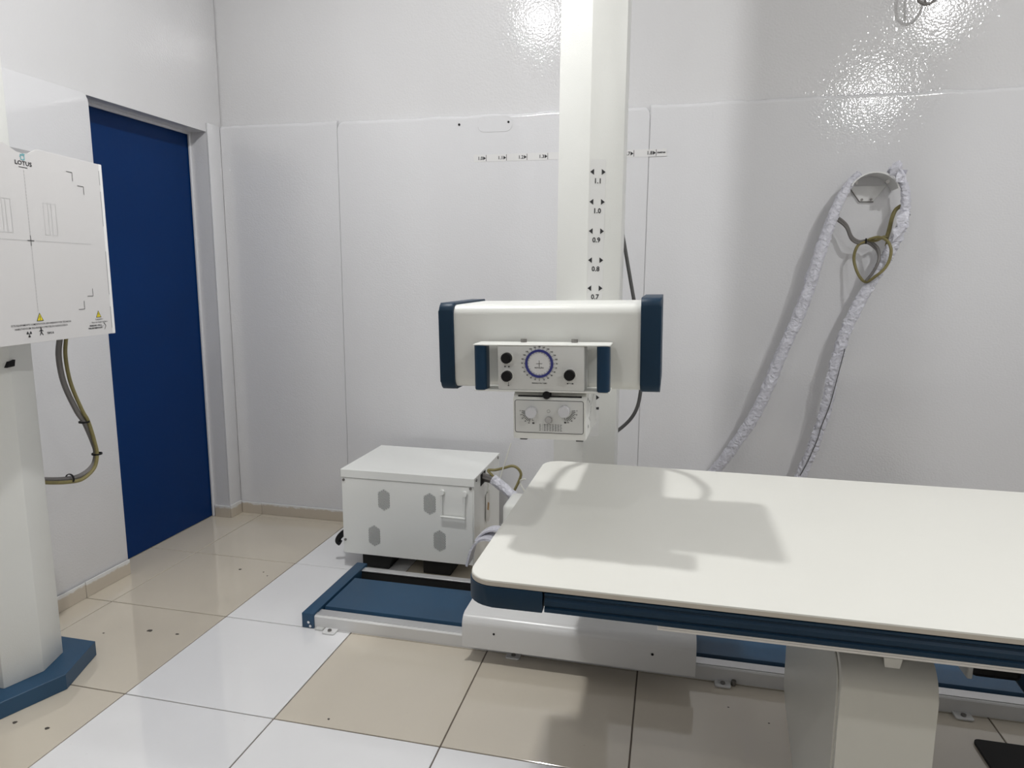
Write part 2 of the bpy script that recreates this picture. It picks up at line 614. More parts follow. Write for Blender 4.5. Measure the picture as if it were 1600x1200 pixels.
# ceiling lamps
for k, (where, (x, y, LAMP_Z), s) in enumerate(LAMPS):
    t = thing('ceiling_lamp', 'white bulb ceiling lamp ' + where, 'lamp', (x, y, LAMP_Z), 'ceiling lamps')
    bm = BM()
    bmesh.ops.create_uvsphere(bm, u_segments=20, v_segments=12, radius=.05)
    bmesh.ops.delete(bm, geom=[v for v in bm.verts if v.co.z > .002], context='VERTS')
    bmesh.ops.scale(bm, verts=bm.verts, vec=(1.1, 1.1, .62))
    bmesh.ops.translate(bm, verts=bm.verts, vec=(x, y, LAMP_Z))
    obj('dome', bm, 'lamp_diffuser_%d' % k, t, True)
    bm = BM()
    tube(bm, [(x, y, LAMP_Z - .0005), (x, y, LAMP_Z + .02), (x, y, LAMP_Z + .06), (x, y, LAMP_Z + .10)], .057, 16, 4, lambda i, k_, u: 1 - .62 * u)
    obj('socket', bm, 'lamp_body', t, True)
    obj('stem', disc(BM(), (x, y), .008, 'z', LAMP_Z + .10, ZC, 8), 'lamp_body', t, True)
    obj('ceiling_rose', disc(BM(), (x, y), .05, 'z', ZC - .015, ZC, 16), 'lamp_body', t, True)


def hexagon(cx, cy, hw, ridge, depth, d):
    """column profile with a shallow ridge in front and behind; d = facing direction (unit, axis aligned)"""
    f = Vector(d)
    s = Vector((-f.y, f.x))
    loc = [(ridge, 0), (0, hw), (-depth, hw), (-depth - ridge, 0), (-depth, -hw), (0, -hw)]
    return [tuple(Vector((cx, cy)) + f * a + s * b) for a, b in loc]


# ------------------------------------------------------------------ examination couch
TBX0, TBX1, TBY0, TBY1, TBZ = -.388, 1.74, 1.268, 2.195, .745
tb = thing('examination_table', 'long white-topped patient table with dark blue side rails beside the tube column', 'table', (.66, 1.73, 0))
bm = BM()
prism(bm, rounded(TBX0, TBX1, TBY0, TBY1, .055, 8), 'z', TBZ - .012, TBZ, .0015, 1)
top = obj('tabletop', bm, 'table_laminate', tb, True)
bm = BM()
prism(bm, rounded(TBX0 + .0005, TBX1 - .0005, TBY0 + .0005, TBY1 - .0005, .055, 8), 'z', TBZ - .0122, TBZ - .0035)
for v in bm.verts:
    v.co.x += (-.0009 if v.co.x < .6 else .0009)
    v.co.y += (-.0009 if v.co.y < 1.7 else .0009)
obj('edge_band', bm, 'table_edge', top, True)
zt, zb = TBZ - .0135, TBZ - .0545


def corner_cap(sx, sy):
    x_out, y_out = (TBX0 - .004 if sx < 0 else TBX1 + .004), (TBY0 - .003 if sy < 0 else TBY1 + .003)
    lx, ly = .165, .14
    x_in, y_in = x_out - sx * lx, y_out - sy * ly
    r, th = .062, .022
    cx, cy = x_out - sx * r, y_out - sy * r
    n = 8
    outer = [(x_in, y_out)] + [(cx + sx * r * math.sin(a * PI / 2 / n), cy + sy * r * math.cos(a * PI / 2 / n)) for a in range(n + 1)] + [(x_out, y_in)]
    r2 = r - th
    inner = [(x_out - sx * th, y_in)] + [(cx + sx * r2 * math.cos(a * PI / 2 / n), cy + sy * r2 * math.sin(a * PI / 2 / n)) for a in range(n + 1)] + [(x_in, y_out - sy * th)]
    return prism(BM(), outer + inner, 'z', zb - .003, zt, .0015, 1)


for sx, sy in ((-1, -1), (-1, 1), (1, 1), (1, -1)):
    obj('corner_cap', corner_cap(sx, sy), 'equip_blue', tb, True)


def rail_profile(s):
    """grooved extrusion: (offset outwards, z)"""
    z0, z1 = zb - .001, zt - .001
    pr = [(.0, z1), (.006, z1 - .001), (.006, z1 - .006), (.002, z1 - .009), (.002, z1 - .013), (.007, z1 - .017), (.007, z1 - .026), (.003, z1 - .029),
          (.003, z1 - .031), (.007, z1 - .033), (.007, z0), (.0, z0), (-.014, z0), (-.014, z1)]
    return pr


for sy, y in ((-1, TBY0 + .006), (1, TBY1 - .006)):
    obj('side_rail', prism(BM(), [(y + sy * a, z) for a, z in rail_profile(sy)], 'x', TBX0 + .165, TBX1 - .165), 'equip_blue', tb)
for sx, x in ((-1, TBX0 + .006), (1, TBX1 - .006)):
    obj('end_rail', prism(BM(), [(x + sx * a, z) for a, z in rail_profile(sx)], 'y', TBY0 + .14, TBY1 - .14), 'equip_blue', tb)
bm = BM()
box(bm, .0, TBX1 - .1, TBY0 + .001, TBY0 + .03, zb - .0065, zb - .0015, .001, 1)
box(bm, .0, TBX1 - .1, TBY0 + .004, TBY0 + .03, zb - .0135, zb - .0075, .001, 1)
obj('lower_strip', bm, 'aluminium', tb, label='silver aluminium strip under the front rail')
obj('under_frame', box(BM(), TBX0 + .04, TBX1 - .04, TBY0 + .03, TBY1 - .03, zb - .004, TBZ - .0125), 'under_dark', tb)
# pedestals: curved shoulder, back edge raked in towards the floor


def pedestal(x0, x1):
    prof = [(1.66, 0.0), (1.74, .06), (1.90, .135), (1.945, .17), (1.96, .24), (1.975, .686)]
    prof += [(1.470, .686)]
    for i in range(9):
        a = PI / 2 * i / 8
        prof.append((1.470 - .078 * math.sin(a), .582 - .07 + .07 * math.cos(a) + .018))
    prof += [(1.392, .45), (1.388, .30), (1.395, 0.0)]
    return prism(BM(), prof, 'x', x0, x1, .004, 2)


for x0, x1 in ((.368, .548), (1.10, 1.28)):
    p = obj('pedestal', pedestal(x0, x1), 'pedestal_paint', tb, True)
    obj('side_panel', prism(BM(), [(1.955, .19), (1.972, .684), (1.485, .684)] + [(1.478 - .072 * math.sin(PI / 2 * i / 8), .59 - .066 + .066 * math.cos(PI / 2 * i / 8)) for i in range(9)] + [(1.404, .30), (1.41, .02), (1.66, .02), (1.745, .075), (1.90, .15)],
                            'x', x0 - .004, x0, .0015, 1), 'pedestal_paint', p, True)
obj('hook_tab', prism(BM(), [(.449, .60), (.4535, .571), (.4605, .564), (.474, .565), (.4785, .574), (.4835, .60)], 'y', 1.415, 1.4195), 'equip_white', tb)
obj('brake_box', box(BM(), .80, .915, 1.86, 1.98, .335, .40, .012, 2), 'black_plastic', tb)
obj('brake_bracket', box(BM(), .785, .798, 1.85, 1.95, .335, .690, .002, 1), 'equip_grey', tb)
obj('brake_carrier', box(BM(), .80, .93, 1.90, 1.98, .395, .692), 'under_dark', tb)
bm = BM()
prism(bm, [(.86, .40), (.915, .40), (1.09, .17), (1.03, .17)], 'y', 1.90, 1.93, .002, 1)
obj('brace', bm, 'equip_blue', tb, label='dark blue slanting brace')
mat_o = obj('floor_mat', prism(BM(), rounded(.925, 1.6, 1.30, 2.10, .015, 4), 'z', .0005, .010, .001, 1), 'black_dull')
tag(mat_o, 'black flat mat on the floor under the patient table', 'mat')

# ------------------------------------------------------------------ floor rail
RX0, RX1 = -1.345, 2.2
rl = thing('floor_rail', 'long low white and blue floor rail running under the patient table', 'rail', (0, 2.47, 0))
bm = BM()
prism(bm, [(2.236, 0), (2.236, .046), (2.240, .050), (2.262, .050), (2.262, 0)], 'x', RX0 + .05, RX1)
obj('front_beam', bm, 'cover_white', rl)
bm = BM()
box(bm, RX0 + .05, RX1, 2.246, 2.262, .0502, .0525, .0006, 1)
box(bm, RX0 + .05, RX1, 2.2635, 2.292, .045, .0500, .0008, 1)
obj('front_track', bm, 'aluminium', rl, label='silver running strip along the front beam')
bm = BM()
box(bm, RX0 + .05, RX1, 2.655, 2.690, .046, .052, .0012, 1)
obj('back_track', bm, 'aluminium', rl, label='grey rear track')
obj('well', prism(BM(), [(2.294, 0), (2.294, .012), (2.652, .012), (2.658, .046), (2.688, .046), (2.688, 0)], 'x', RX0 + .05, RX1), 'black_dull', rl)
bm = BM()
prism(bm, [(2.304, .042), (2.308, .0555), (2.570, .0555), (2.574, .042)], 'x', RX0 + .058, RX1, .001, 1)
obj('cover_plate', bm, 'rail_blue', rl, label='dark blue centre cover plate')
e = obj('end_cap', box(BM(), RX0, RX0 + .05, 2.229, 2.715, 0, .060, .0025, 2), 'rail_blue', rl, True, label='dark blue end cap')
for (x, z, r) in ((-1.316, .025, .0055), (-1.309, .010, .0055)):
    screw('screw', (x, z), r, 'y', 2.2265, 2.231, e, 'chrome')
for x in (-1.222, -.500, .222, .944):
    cl = obj('floor_clamp', prism(BM(), rounded(x - .026, x + .026, 2.199, 2.24, .008, 3, (1, 1, 0, 0)), 'z', .001, .007, .001, 1), 'cover_white', rl)
    obj('bolt', disc(BM(), (x, 2.217), .008, 'z', .007, .012, 8), 'screw_steel', cl)
obj('shim', box(BM(), -1.285, -1.252, 2.218, 2.236, 0, .008, .001, 1), 'equip_grey', rl)
obj('shim', disc(BM(), (.258, 2.228), .008, 'z', 0, .016, 8), 'screw_steel', rl)

# ------------------------------------------------------------------ tube column on its carriage
CX = -.282
ts = thing('tube_column', 'tall white ridged column with black height scale rising behind the tube head', 'column', (CX, 2.47, 0))
bm = BM()
outer = [(2.152, .056)] + [(2.152, .140)]
cy_, cz_, r_ = 2.187, .138, .035
outer += [(cy_ - r_ * math.cos(a * PI / 16), cz_ + r_ * math.sin(a * PI / 16)) for a in range(1, 9)]
outer += [(2.74, .173), (2.74, .168)]
inner = [(cy_, .168)] + [(cy_ - (r_ - .005) * math.cos(a * PI / 16), cz_ + (r_ - .005) * math.sin(a * PI / 16)) for a in range(7, 0, -1)] + [(2.157, .14), (2.157, .056)]
prism(bm, outer + inner, 'x', -.672, .128, .0008, 1)
cc = obj('carriage_cover', bm, 'cover_white', ts, True)
for x, z, s in ((-.556, .117, 1.0), (-.012, .117, 1.1)):
    obj('screw_hole', disc(BM(), (x, z), .0042 * s, 'y', 2.1508, 2.153, 10), 'black_plastic', cc)
obj('carriage', box(BM(), -.64, .09, 2.27, 2.70, .058, .168), 'under_dark', ts)
bm = BM()
box(bm, -.625, -.10, 2.545, 2.715, .17, .452, .022, 4)
obj('counterweight_box', bm, 'equip_white', ts, True, label='white rounded box low behind the column foot')
hx = hexagon(CX, 2.37, .109, .040, .14, (0, -1))
obj('column', prism(BM(), hx, 'z', .17, 2.95, .002, 2, True), 'equip_white_column', ts, True)
A = Vector((CX, 2.33, 0))
B = Vector((CX + .109, 2.37, 0))
d = (B - A).normalized()
nrm = Vector((d.y, -d.x, 0))
F0 = A + nrm * .0006
bm = BM()
mm = frame(F0, d, (0, 0, 1))
poly2(bm, mm, [(.003, .80), (.056, .80), (.056, 1.735), (.003, 1.735)])
st = obj('scale_strip', bm, 'sticker_column', ts)
bm = BM()
mm = frame(A + nrm * .0012, d, (0, 0, 1))
zs = {'1.1': 1.695, '1.0': 1.599, '0.9': 1.504, '0.8': 1.4085, '0.7': 1.315, '0.6': 1.221, '0.5': 1.127, '0.4': 1.033}
for k, z in list(zs.items()) + [('', .939)]:
    for u, s in ((.010, -1), (.049, 1)):
        poly2(bm, mm, [(u + s * .0065, z), (u - s * .0065, z + .0095), (u - s * .0065, z - .0095)])
    if k:
        text_bm(bm, k, .0225, mm @ Matrix.Translation((.030, z - .0295, 0)), bold=.0006)
text_bm(bm, 'metros', .017, mm @ Matrix.Translation((.030, .902, 0)), bold=.0008)
obj('scale_print', bm, 'ink', st, kind='stuff', label='black arrows and height numbers')
obj('arm', box(BM(), -.36, -.204, 1.86, 2.36, 1.115, 1.265, .01, 2), 'equip_white', ts, True)
obj('arm_collar', box(BM(), -.41, -.154, 2.31, 2.54, 1.09, 1.245, .012, 2), 'equip_white', ts, True)
# the column's own lead, seen above and below the tube head
cb = thing('column_lead', 'thin grey cable curving out from behind the right end of the tube head', 'cable', (-.10, 2.6, 1.1))
obj('lead', tube(BM(), [(-.195, 2.60, 1.55), (-.179, 2.60, 1.476), (-.160, 2.60, 1.383), (-.137, 2.60, 1.272), (-.105, 2.60, 1.12), (-.094, 2.60, 1.0), (-.099, 2.60, .929), (-.109, 2.60, .866), (-.134, 2.60, .815), (-.180, 2.60, .768), (-.22, 2.58, .745)], .0068, 8), 'cable_dark', cb, True)

# ------------------------------------------------------------------ tube head (tilted a touch, as in the photo)
HC = Vector((-.28, 1.70, 1.195))
th = thing('tube_head', 'white horizontal tube housing with blue ends and dial control panel above the table', 'x-ray head', HC, rot=(0, math.radians(-1.2), 0))


def L(x0, x1, y0, y1, z0, z1):
    return x0 - HC.x, x1 - HC.x, y0 - HC.y, y1 - HC.y, z0 - HC.z, z1 - HC.z


def hprism_x(x0, x1, y0, y1, z0, z1, r, bev=0.0, n=6, corners=(1, 1, 1, 1)):
    pts = rounded(y0 - HC.y, y1 - HC.y, z0 - HC.z, z1 - HC.z, r, n, corners)
    return prism(BM(), pts, 'x', x0 - HC.x, x1 - HC.x, bev, 2)


HY0, HY1 = 1.572, 1.872
obj('housing', hprism_x(-.512, -.058, HY0, HY1, 1.092, 1.291, .024), 'equip_white', th, True)
obj('end_cap', hprism_x(-.543, -.506, HY0 - .005, HY1 + .005, 1.086, 1.296, .020, .005), 'equip_blue', th, True, label='dark blue left end cap')
obj('end_cap', hprism_x(-.064, -.019, HY0 - .005, HY1 + .005, 1.089, 1.305, .020, .005), 'equip_blue', th, True, label='dark blue right end cap')
# control panel frame with grips
PF = 1.49
cp = obj('control_panel', box(BM(), *L(-.378, -.1815, PF, PF + .062, 1.1025, 1.2025), .002, 2), 'equip_grey', th, True, label='light grey panel with rotation dial and three black knobs')
obj('panel_plate', box(BM(), *L(-.435, -.125, PF - .001, PF + .066, 1.2025, 1.2060), .001, 1), 'equip_white', cp)
obj('panel_plate', box(BM(), *L(-.434, -.126, PF - .001, PF + .066, 1.0985, 1.1025), .001, 1), 'equip_white', cp)
obj('panel_mount', box(BM(), *L(-.33, -.23, PF + .062, HY0 + .01, 1.115, 1.19), .002, 1), 'equip_white', cp)
for x0, x1 in ((-.4335, -.4055), (-.1545, -.1265)):
    pts = rounded(x0 - HC.x, x1 - HC.x, PF - HC.y - .004, PF - HC.y + .040, .010, 4)
    obj('grip', prism(BM(), pts, 'z', 1.1015 - HC.z, 1.2023 - HC.z), 'handle_blue', cp, True, label='dark blue grip')


def knob(c, r, y, depth, mat, parent, nm='knob', lab=None, flange=None):
    bm = BM()
    c2 = (c[0] - HC.x, c[1] - HC.z)
    if flange:
        disc(bm, c2, r * flange, 'y', y - HC.y - .003, y - HC.y + .001, 20)
    n = 20
    pts = []
    for i in range(n * 2):
        a = PI * i / n
        rr = r * (1.0 if i % 2 else .96)
        pts.append((c2[0] + rr * math.cos(a), c2[1] + rr * math.sin(a)))
    prism(bm, pts, 'y', y - depth - HC.y, y - HC.y, .0015, 1)
    return obj(nm, bm, mat, parent, True, label=lab)


for c in ((-.3557, 1.1756), (-.3557, 1.1346), (-.2133, 1.1393)):
    knob(c, .0118, PF, .014, 'black_plastic', cp, lab='black round knob')
    bm = BM()
    ring(bm, (c[0] - HC.x, c[1] - HC.z), .0122, .0148, 'y', PF - HC.y - .0025, PF - HC.y + .001, 24)
    obj('knob_base', bm, 'equip_white', cp, True)
dc = (-.2822 - HC.x, 1.1635 - HC.z)
bm = BM()
ring(bm, dc, .0265, .0318, 'y', PF - HC.y - .004, PF - HC.y + .001, 48)
obj('dial_ring', bm, 'ink_blue', cp, True, label='dark blue dial ring')
obj('dial_face', disc(BM(), dc, .0265, 'y', PF - HC.y - .0012, PF - HC.y + .001, 40), 'dial_face', cp)
bm = BM()
mm = frame((dc[0], PF - HC.y - .0018, dc[1]), (1, 0, 0), (0, 0, 1))
stroke(bm, mm, (-.007, 0), (.007, 0), .0009)
stroke(bm, mm, (0, -.007), (0, .007), .0009)
text_bm(bm, 'ROTAÇÃO', .0042, mm @ Matrix.Translation((0, -.0095, 0)), bold=.0001)
for k in range(24):
    a = 2 * PI * k / 24
    c_, s_ = math.cos(a), math.sin(a)
    stroke(bm, mm, (.0232 * c_, .0232 * s_), (.0262 * c_, .0262 * s_), .0006)
m2 = frame((dc[0], PF - HC.y - .0006, dc[1]), (1, 0, 0), (0, 0, 1))
for k in range(24):
    a = PI / 2 + 2 * PI * k / 24
    c_, s_ = math.cos(a), math.sin(a)
    stroke(bm, m2, (.0325 * c_, .0325 * s_), (.0352 * c_, .0352 * s_), .0007)
    deg = min(k, 24 - k) * 15
    text_bm(bm, str(180 - deg), .0042, m2 @ Matrix.Translation((.0395 * c_, .0375 * s_, 0)), bold=.00012)
text_bm(bm, 'ÂNGULO DO TUBO', .0038, m2 @ Matrix.Translation((0, -.0445, 0)), bold=.0001)
for (x, z, tx) in ((-.358, 1.1555, '◂   ▸'), (-.3535, 1.1165, '|'), (-.3535, 1.1125, '•'), (-.2125, 1.1195, '•—•')):
    kx, kz = x - HC.x - dc[0], z - HC.z - dc[1]
    if tx == '|':
        stroke(bm, m2, (kx, kz + .004), (kx, kz - .004), .0009)
    elif tx == '•':
        poly2(bm, m2, [(kx - .0015, kz - .001), (kx + .0015, kz - .001), (kx + .0015, kz + .001), (kx - .0015, kz + .001)])
    elif tx == '•—•':
        for q in (-.006, .005):
            poly2(bm, m2, [(kx + q - .0018, kz - .0012), (kx + q + .0018, kz - .0012), (kx + q + .0018, kz + .0012), (kx + q - .0018, kz + .0012)])
        stroke(bm, m2, (kx - .003, kz), (kx + .002, kz), .0006)
    else:
        for q in (-.003, .006):
            poly2(bm, m2, [(kx + q - .0018, kz - .0014), (kx + q + .0018, kz - .0014), (kx + q + .0018, kz + .0014), (kx + q - .0018, kz + .0014)])
obj('dial_print', bm, 'ink', cp, kind='stuff', label='black dial markings')
for x in (-.329, -.2105):
    obj('nut', disc(BM(), (x - HC.x, PF + .055 - HC.y), .0075, 'z', 1.206 - HC.z, 1.2135 - HC.z, 8), 'screw_steel', cp)
def hl(p):
    return tuple(Vector(p) - HC)


obj('supply_cable', tube(BM(), [hl(p) for p in ((-.45, 1.86, 1.22), (-.45, 1.95, 1.235), (-.43, 2.05, 1.20), (-.38, 2.14, 1.15), (-.40, 2.24, 1.18), (-.45, 2.30, 1.20))], .011, 8), 'cable_grey', th, True)
obj('supply_cable', tube(BM(), [hl(p) for p in ((-.11, 1.86, 1.22), (-.10, 1.95, 1.23), (-.12, 2.06, 1.20), (-.17, 2.14, 1.16), (-.16, 2.24, 1.18), (-.13, 2.32, 1.20))], .011, 8), 'cable_grey', th, True)
# collimator box under the head
CF = 1.492
bm = BM()
prof = [(CF - HC.y, .9905 - HC.z), (CF - HC.y, 1.0835 - HC.z), (CF + .022 - HC.y, 1.0975 - HC.z), (1.705 - HC.y, 1.0975 - HC.z), (1.705 - HC.y, .9905 - HC.z)]
prism(bm, prof, 'x', -.344 - HC.x, -.178 - HC.x, .0012, 1)
co = obj('collimator', bm, 'equip_white', th, label='white collimator box with two clear knobs')
fy = CF - HC.y
bm = BM()
pl_o = rounded(-.340 - HC.x, -.1825 - HC.x, 1.0045 - HC.z, 1.0805 - HC.z, .005, 4)
prism(bm, pl_o, 'y', fy - .0012, fy + .0005)
obj('front_label', bm, 'equip_grey', co)
bm = BM()
m3 = frame((0, fy - .0016, 0), (1, 0, 0), (0, 0, 1))
pi = rounded(-.3392 - HC.x, -.1833 - HC.x, 1.0053 - HC.z, 1.0797 - HC.z, .0045, 4)
for i in range(len(pi)):
    stroke(bm, m3, pi[i], pi[(i + 1) % len(pi)], .0011)


def P(x, z):
    return x - HC.x, z - HC.z


for (kx, kz), sgn in (((-.2999, 1.0536), 1), ((-.2254, 1.0573), -1)):
    for q in range(9):
        a = math.radians(178 + q * 9.5) if sgn > 0 else math.radians(2 - q * 9.5)
        c_, s_ = math.cos(a), math.sin(a)
        px, pz = P(kx, kz)
        stroke(bm, m3, (px + .0160 * c_, pz + .0160 * s_), (px + .0245 * c_, pz + .0245 * s_), .0013)
        if q % 2 == 0:
            text_bm(bm, str(5 + q * 5), .0042, m3 @ Matrix.Translation((px + .0275 * c_, pz + .0275 * s_, 0)), bold=.0001)
    px, pz = P(kx, kz)
    stroke(bm, m3, (px, pz - .0105), (px, pz - .021), .0007)
    stroke(bm, m3, (px, pz - .0205), (px + .004, pz - .0205), .0009)
    x0 = px + (.0005 if sgn > 0 else -.001)
    for q in (0, .0025):
        poly2(bm, m3, [(x0 + q, pz - .0285), (x0 + q + .002, pz - .0285), (x0 + q + .002, pz - .0245), (x0 + q, pz - .0245)])
px, pz = P(-.2620, 1.0555)
for q in range(8):
    a = PI / 4 * q
    stroke(bm, m3, (px + .0036 * math.cos(a), pz + .0036 * math.sin(a)), (px + .0036 * math.cos(a + PI / 4), pz + .0036 * math.sin(a + PI / 4)), .0005)
for r in range(5):
    for q in range(8):
        x, z = P(-.2835 + q * .0062 + (.004 if q else 0), 1.0240 - r * .0034)
        w = .0032 if (q + r) % 2 == 0 else .0042
        poly2(bm, m3, [(x, z), (x + w, z), (x + w, z + .0011), (x, z + .0011)])
for q in range(7):
    x, _ = P(-.276 + q * .0062, 0)
    stroke(bm, m3, (x, P(0, 1.0262)[1]), (x, P(0, 1.0100)[1]), .0004)
obj('front_print', bm, 'ink', co, kind='stuff', label='black scale markings')
# markings on the right side face
bm = BM()
m4 = frame((-.178 - HC.x + .0006, 0, 0), (0, 1, 0), (0, 0, 1))
for y, z, s in ((1.53, 1.078, .003), (1.56, 1.068, .003), (1.66, 1.083, .003), (1.535, 1.014, .0035)):
    yy, zz = y - HC.y, z - HC.z
    poly2(bm, m4, [(yy - s, zz - s), (yy + s, zz - s), (yy + s, zz + s), (yy - s, zz + s)])
for a_, b_ in (((1.55, 1.03), (1.60, 1.05)), ((1.60, 1.05), (1.57, 1.02)), ((1.57, 1.02), (1.545, 1.035)), ((1.58, 1.055), (1.68, 1.076))):
    stroke(bm, m4, (a_[0] - HC.y, a_[1] - HC.z), (b_[0] - HC.y, b_[1] - HC.z), .001)
obj('side_print', bm, 'ink', co, kind='stuff')
for c in ((-.2999, 1.0536), (-.2254, 1.0573)):
    knob(c, .0125, CF - .001, .018, 'knob_clear', co, lab='pale translucent knob')
knob((-.2617, 1.036), .0078, CF - .001, .006, 'chrome', co, 'push_button', 'round metal button')
bm = BM()
obj('slot', box(BM(), *L(-.333, -.188, CF + .004, CF + .018, 1.0868, 1.0895)), 'black_plastic', co)
knob((-.2660, 1.0925), .0088, CF - .001 + .012, .016, 'black_plastic', co, 'lock_knob', 'black lock knob')
for x in (-.322, -.193):
    obj('accessory_rail', box(BM(), *L(x - .008, x + .008, CF + .006, 1.69, .9862, .991)), 'under_dark', co)

# ------------------------------------------------------------------ generator cabinet
GX0, GX1, GY0, GY1, GZ0, GZ1 = -1.439, -.806, 2.77, 3.225, .076, .476
ge = thing('generator_cabinet', 'squat white metal generator box with perforated vents standing on the floor left of the column', 'cabinet', ((GX0 + GX1) / 2, 3.0, 0))
obj('body', box(BM(), GX0, GX1 - .003, GY0 + .003, GY1, GZ0, GZ1 - .012, .002, 1), 'cabinet_white', ge, True)
bm = BM()
box(bm, GX0 - .002, GX1 + .001, GY0 - .003, GY1 + .002, GZ1 - .0015, GZ1 + .0005)
box(bm, GX0 - .002, GX1 + .001, GY0 - .003, GY0 - .0005, GZ1 - .036, GZ1 - .0008)
box(bm, GX0 - .002, GX0, GY0 - .003, GY1, GZ1 - .036, GZ1 - .0008)
bmesh.ops.bevel(bm, geom=[e for e in bm.edges], offset=.0006, segments=1, affect='EDGES')
obj('lid', bm, 'cabinet_white', ge)
fp = obj('front_panel', box(BM(), GX0 + .002, GX1 - .006, GY0, GY0 + .003, GZ0, GZ1 - .038, .001, 1), 'cabinet_white', ge)
for x, z in ((-1.427, .427), (-.822, .431), (-1.427, .140)):
    screw('screw', (x, z), .0062, 'y', GY0 - .004, GY0 + .001, fp)
for cx, cz in ((-1.231, .346), (-1.012, .346), (-1.282, .171), (-.967, .177)):
    hw, hh, sh = .0285, .052, .035
    bm = BM()
    prism(bm, [(cx - hw, cz - sh), (cx, cz - hh), (cx + hw, cz - sh), (cx + hw, cz + sh), (cx, cz + hh), (cx - hw, cz + sh)], 'y', GY0 - .0006, GY0 + .001)
    v = obj('vent', bm, 'vent_plate', ge, label='hexagonal perforated vent')
    bm = BM()
    p = .0066
    for r in range(-9, 10):
        for q in range(-5, 6):
            x = cx + (q + (.5 if r % 2 else 0)) * p
            z = cz + r * p * .866
            lim = hh - (hh - sh) * abs(x - cx) / hw
            if abs(x - cx) < hw - .002 and abs(z - cz) < lim - .003:
                vs = [bm.verts.new((x + .0019 * math.cos(PI / 3 * a), GY0 - .0009, z + .0019 * math.sin(PI / 3 * a))) for a in range(6)]
                bm.faces.new(vs)
    obj('perforation', bm, 'black_plastic', v, kind='stuff')
bm = BM()
hy = GY0 - .012
tube(bm, [(-.9525, hy, .408), (-.9525, hy - .001, .298)], .0035, 8, smooth=False)
tube(bm, [(-.8475, hy, .408), (-.8475, hy - .001, .296)], .0035, 8, smooth=False)
tube(bm, [(-.957, hy - .001, .297), (-.843, hy - .001, .295)], .0055, 8, smooth=False)
hd = obj('carry_handle', bm, 'cabinet_white', ge, True, label='white wire carrying handle', kind='thing')
for x in (-.9525, -.8475):
    obj('lug', tube(BM(), [(x, GY0, .407), (x, hy - .004, .407)], .012, 10, smooth=False), 'cabinet_white', hd, True)
# right side: bent sheet with a cable opening
sp = obj('side_panel', box(BM(), GX1 - .003, GX1, GY0 + .002, GY1, GZ0, GZ1 - .003, .001, 1), 'cabinet_white', ge)
obj('cable_opening', box(BM(), GX1 - .001, GX1 + .0012, 2.872, 2.955, .412, .466), 'black_dull', sp)
for y, z in ((2.80, .462), (3.19, .462)):
    screw('screw', (y, z), .007, 'x', GX1 - .001, GX1 + .004, sp)
obj('warning_tag', prism(BM(), [(2.955, .345), (3.02, .35), (3.03, .22), (3.0, .20), (2.95, .22)], 'x', GX1 + .003, GX1 + .0042), 'tag_paper', sp)
obj('tag_mark', prism(BM(), [(2.985, .302), (3.01, .288), (3.0, .255), (2.975, .268)], 'x', GX1 + .0042, GX1 + .005), 'tag_brown', sp)
obj('tag_string', tube(BM(), [(GX1 + .003, 2.975, .41), (GX1 + .005, 2.99, .38), (GX1 + .004, 2.985, .345)], .0018, 6), 'tie_clear', sp)
obj('side_handle', tube(BM(), [(GX0 + .004, 2.815, .165), (GX0 - .022, 2.82, .150), (GX0 - .050, 2.825, .122), (GX0 - .058, 2.83, .100), (GX0 - .046, 2.83, .092)], .014, 8), 'black_plastic', ge, True, label='black bent lug at the lower left edge')
for x, y, w in ((-1.285, 2.80, .15), (-.985, 2.80, .15)):
    bm = BM()
    prism(bm, [(x - w / 2, .0), (x + w / 2 - .02, .0), (x + w / 2 + .01, GZ0), (x - w / 2, GZ0)], 'y', 2.80, 3.18, .006, 2)
    obj('skid', bm, 'black_dull', ge, True, label='black support block')
obj('foot', disc(BM(), (-1.405, 2.83), .016, 'z', GZ0 - .012, GZ0, 12), 'black_plastic', ge)

# cables leaving the cabinet


def wrinkle(seed, amp=.16, f=1.0):
    def g(i, k, u):
        v = noise.noise(Vector((i * .42 * f, k * .9, seed)))
        w = noise.noise(Vector((i * .13 * f, k * .5, seed + 9)))
        return 1 + amp * v + amp * .7 * w
    return g


def taper(g, a, b):
    return lambda i, k, u: g(i, k, u) * (a + (1 - a) * min(1, u * 2.4))


gc = thing('generator_cables', 'white wrapped cable bundle with grey and yellow-green leads leaving the generator box', 'cable', (-.72, 2.9, .45))
for dy, dz in ((0, 0), (.012, -.014), (.004, .012)):
    obj('lead', tube(BM(), [(-.82, 2.915 + dy, .444 + dz), (-.78, 2.90 + dy, .441 + dz * .8), (-.745, 2.89, .437 + dz * .6), (-.70, 2.88, .41)], .0105, 8), 'cable_grey', gc, True)
obj('wrapped_sleeve', tube(BM(), [(-.752, 2.89, .444), (-.73, 2.885, .432), (-.69, 2.88, .404), (-.63, 2.865, .360), (-.58, 2.85, .315)], .0235, 12, 8, wrinkle(3.3, .14)), 'sleeve', gc, True)
obj('earth_wire', tube(BM(), [(-.735, 2.895, .440), (-.757, 2.895, .460), (-.777, 2.90, .481), (-.745, 2.90, .485), (-.711, 2.90, .495), (-.667, 2.90, .509), (-.640, 2.90, .500), (-.625, 2.90, .474), (-.637, 2.90, .435), (-.66, 2.90, .385)], .0062, 8), 'cable_earth', gc, True)
obj('tie_tail', tube(BM(), [(-.723, 2.89, .437), (-.70, 2.895, .52), (-.672, 2.90, .614)], .0028, 6), 'tie_clear', gc, True)
obj('wire', tube(BM(), [(-.60, 2.88, .46), (-.63, 2.90, .44), (-.61, 2.90, .40), (-.59, 2.90, .38)], .004, 6), 'tie_clear', gc, True)
bm = BM()


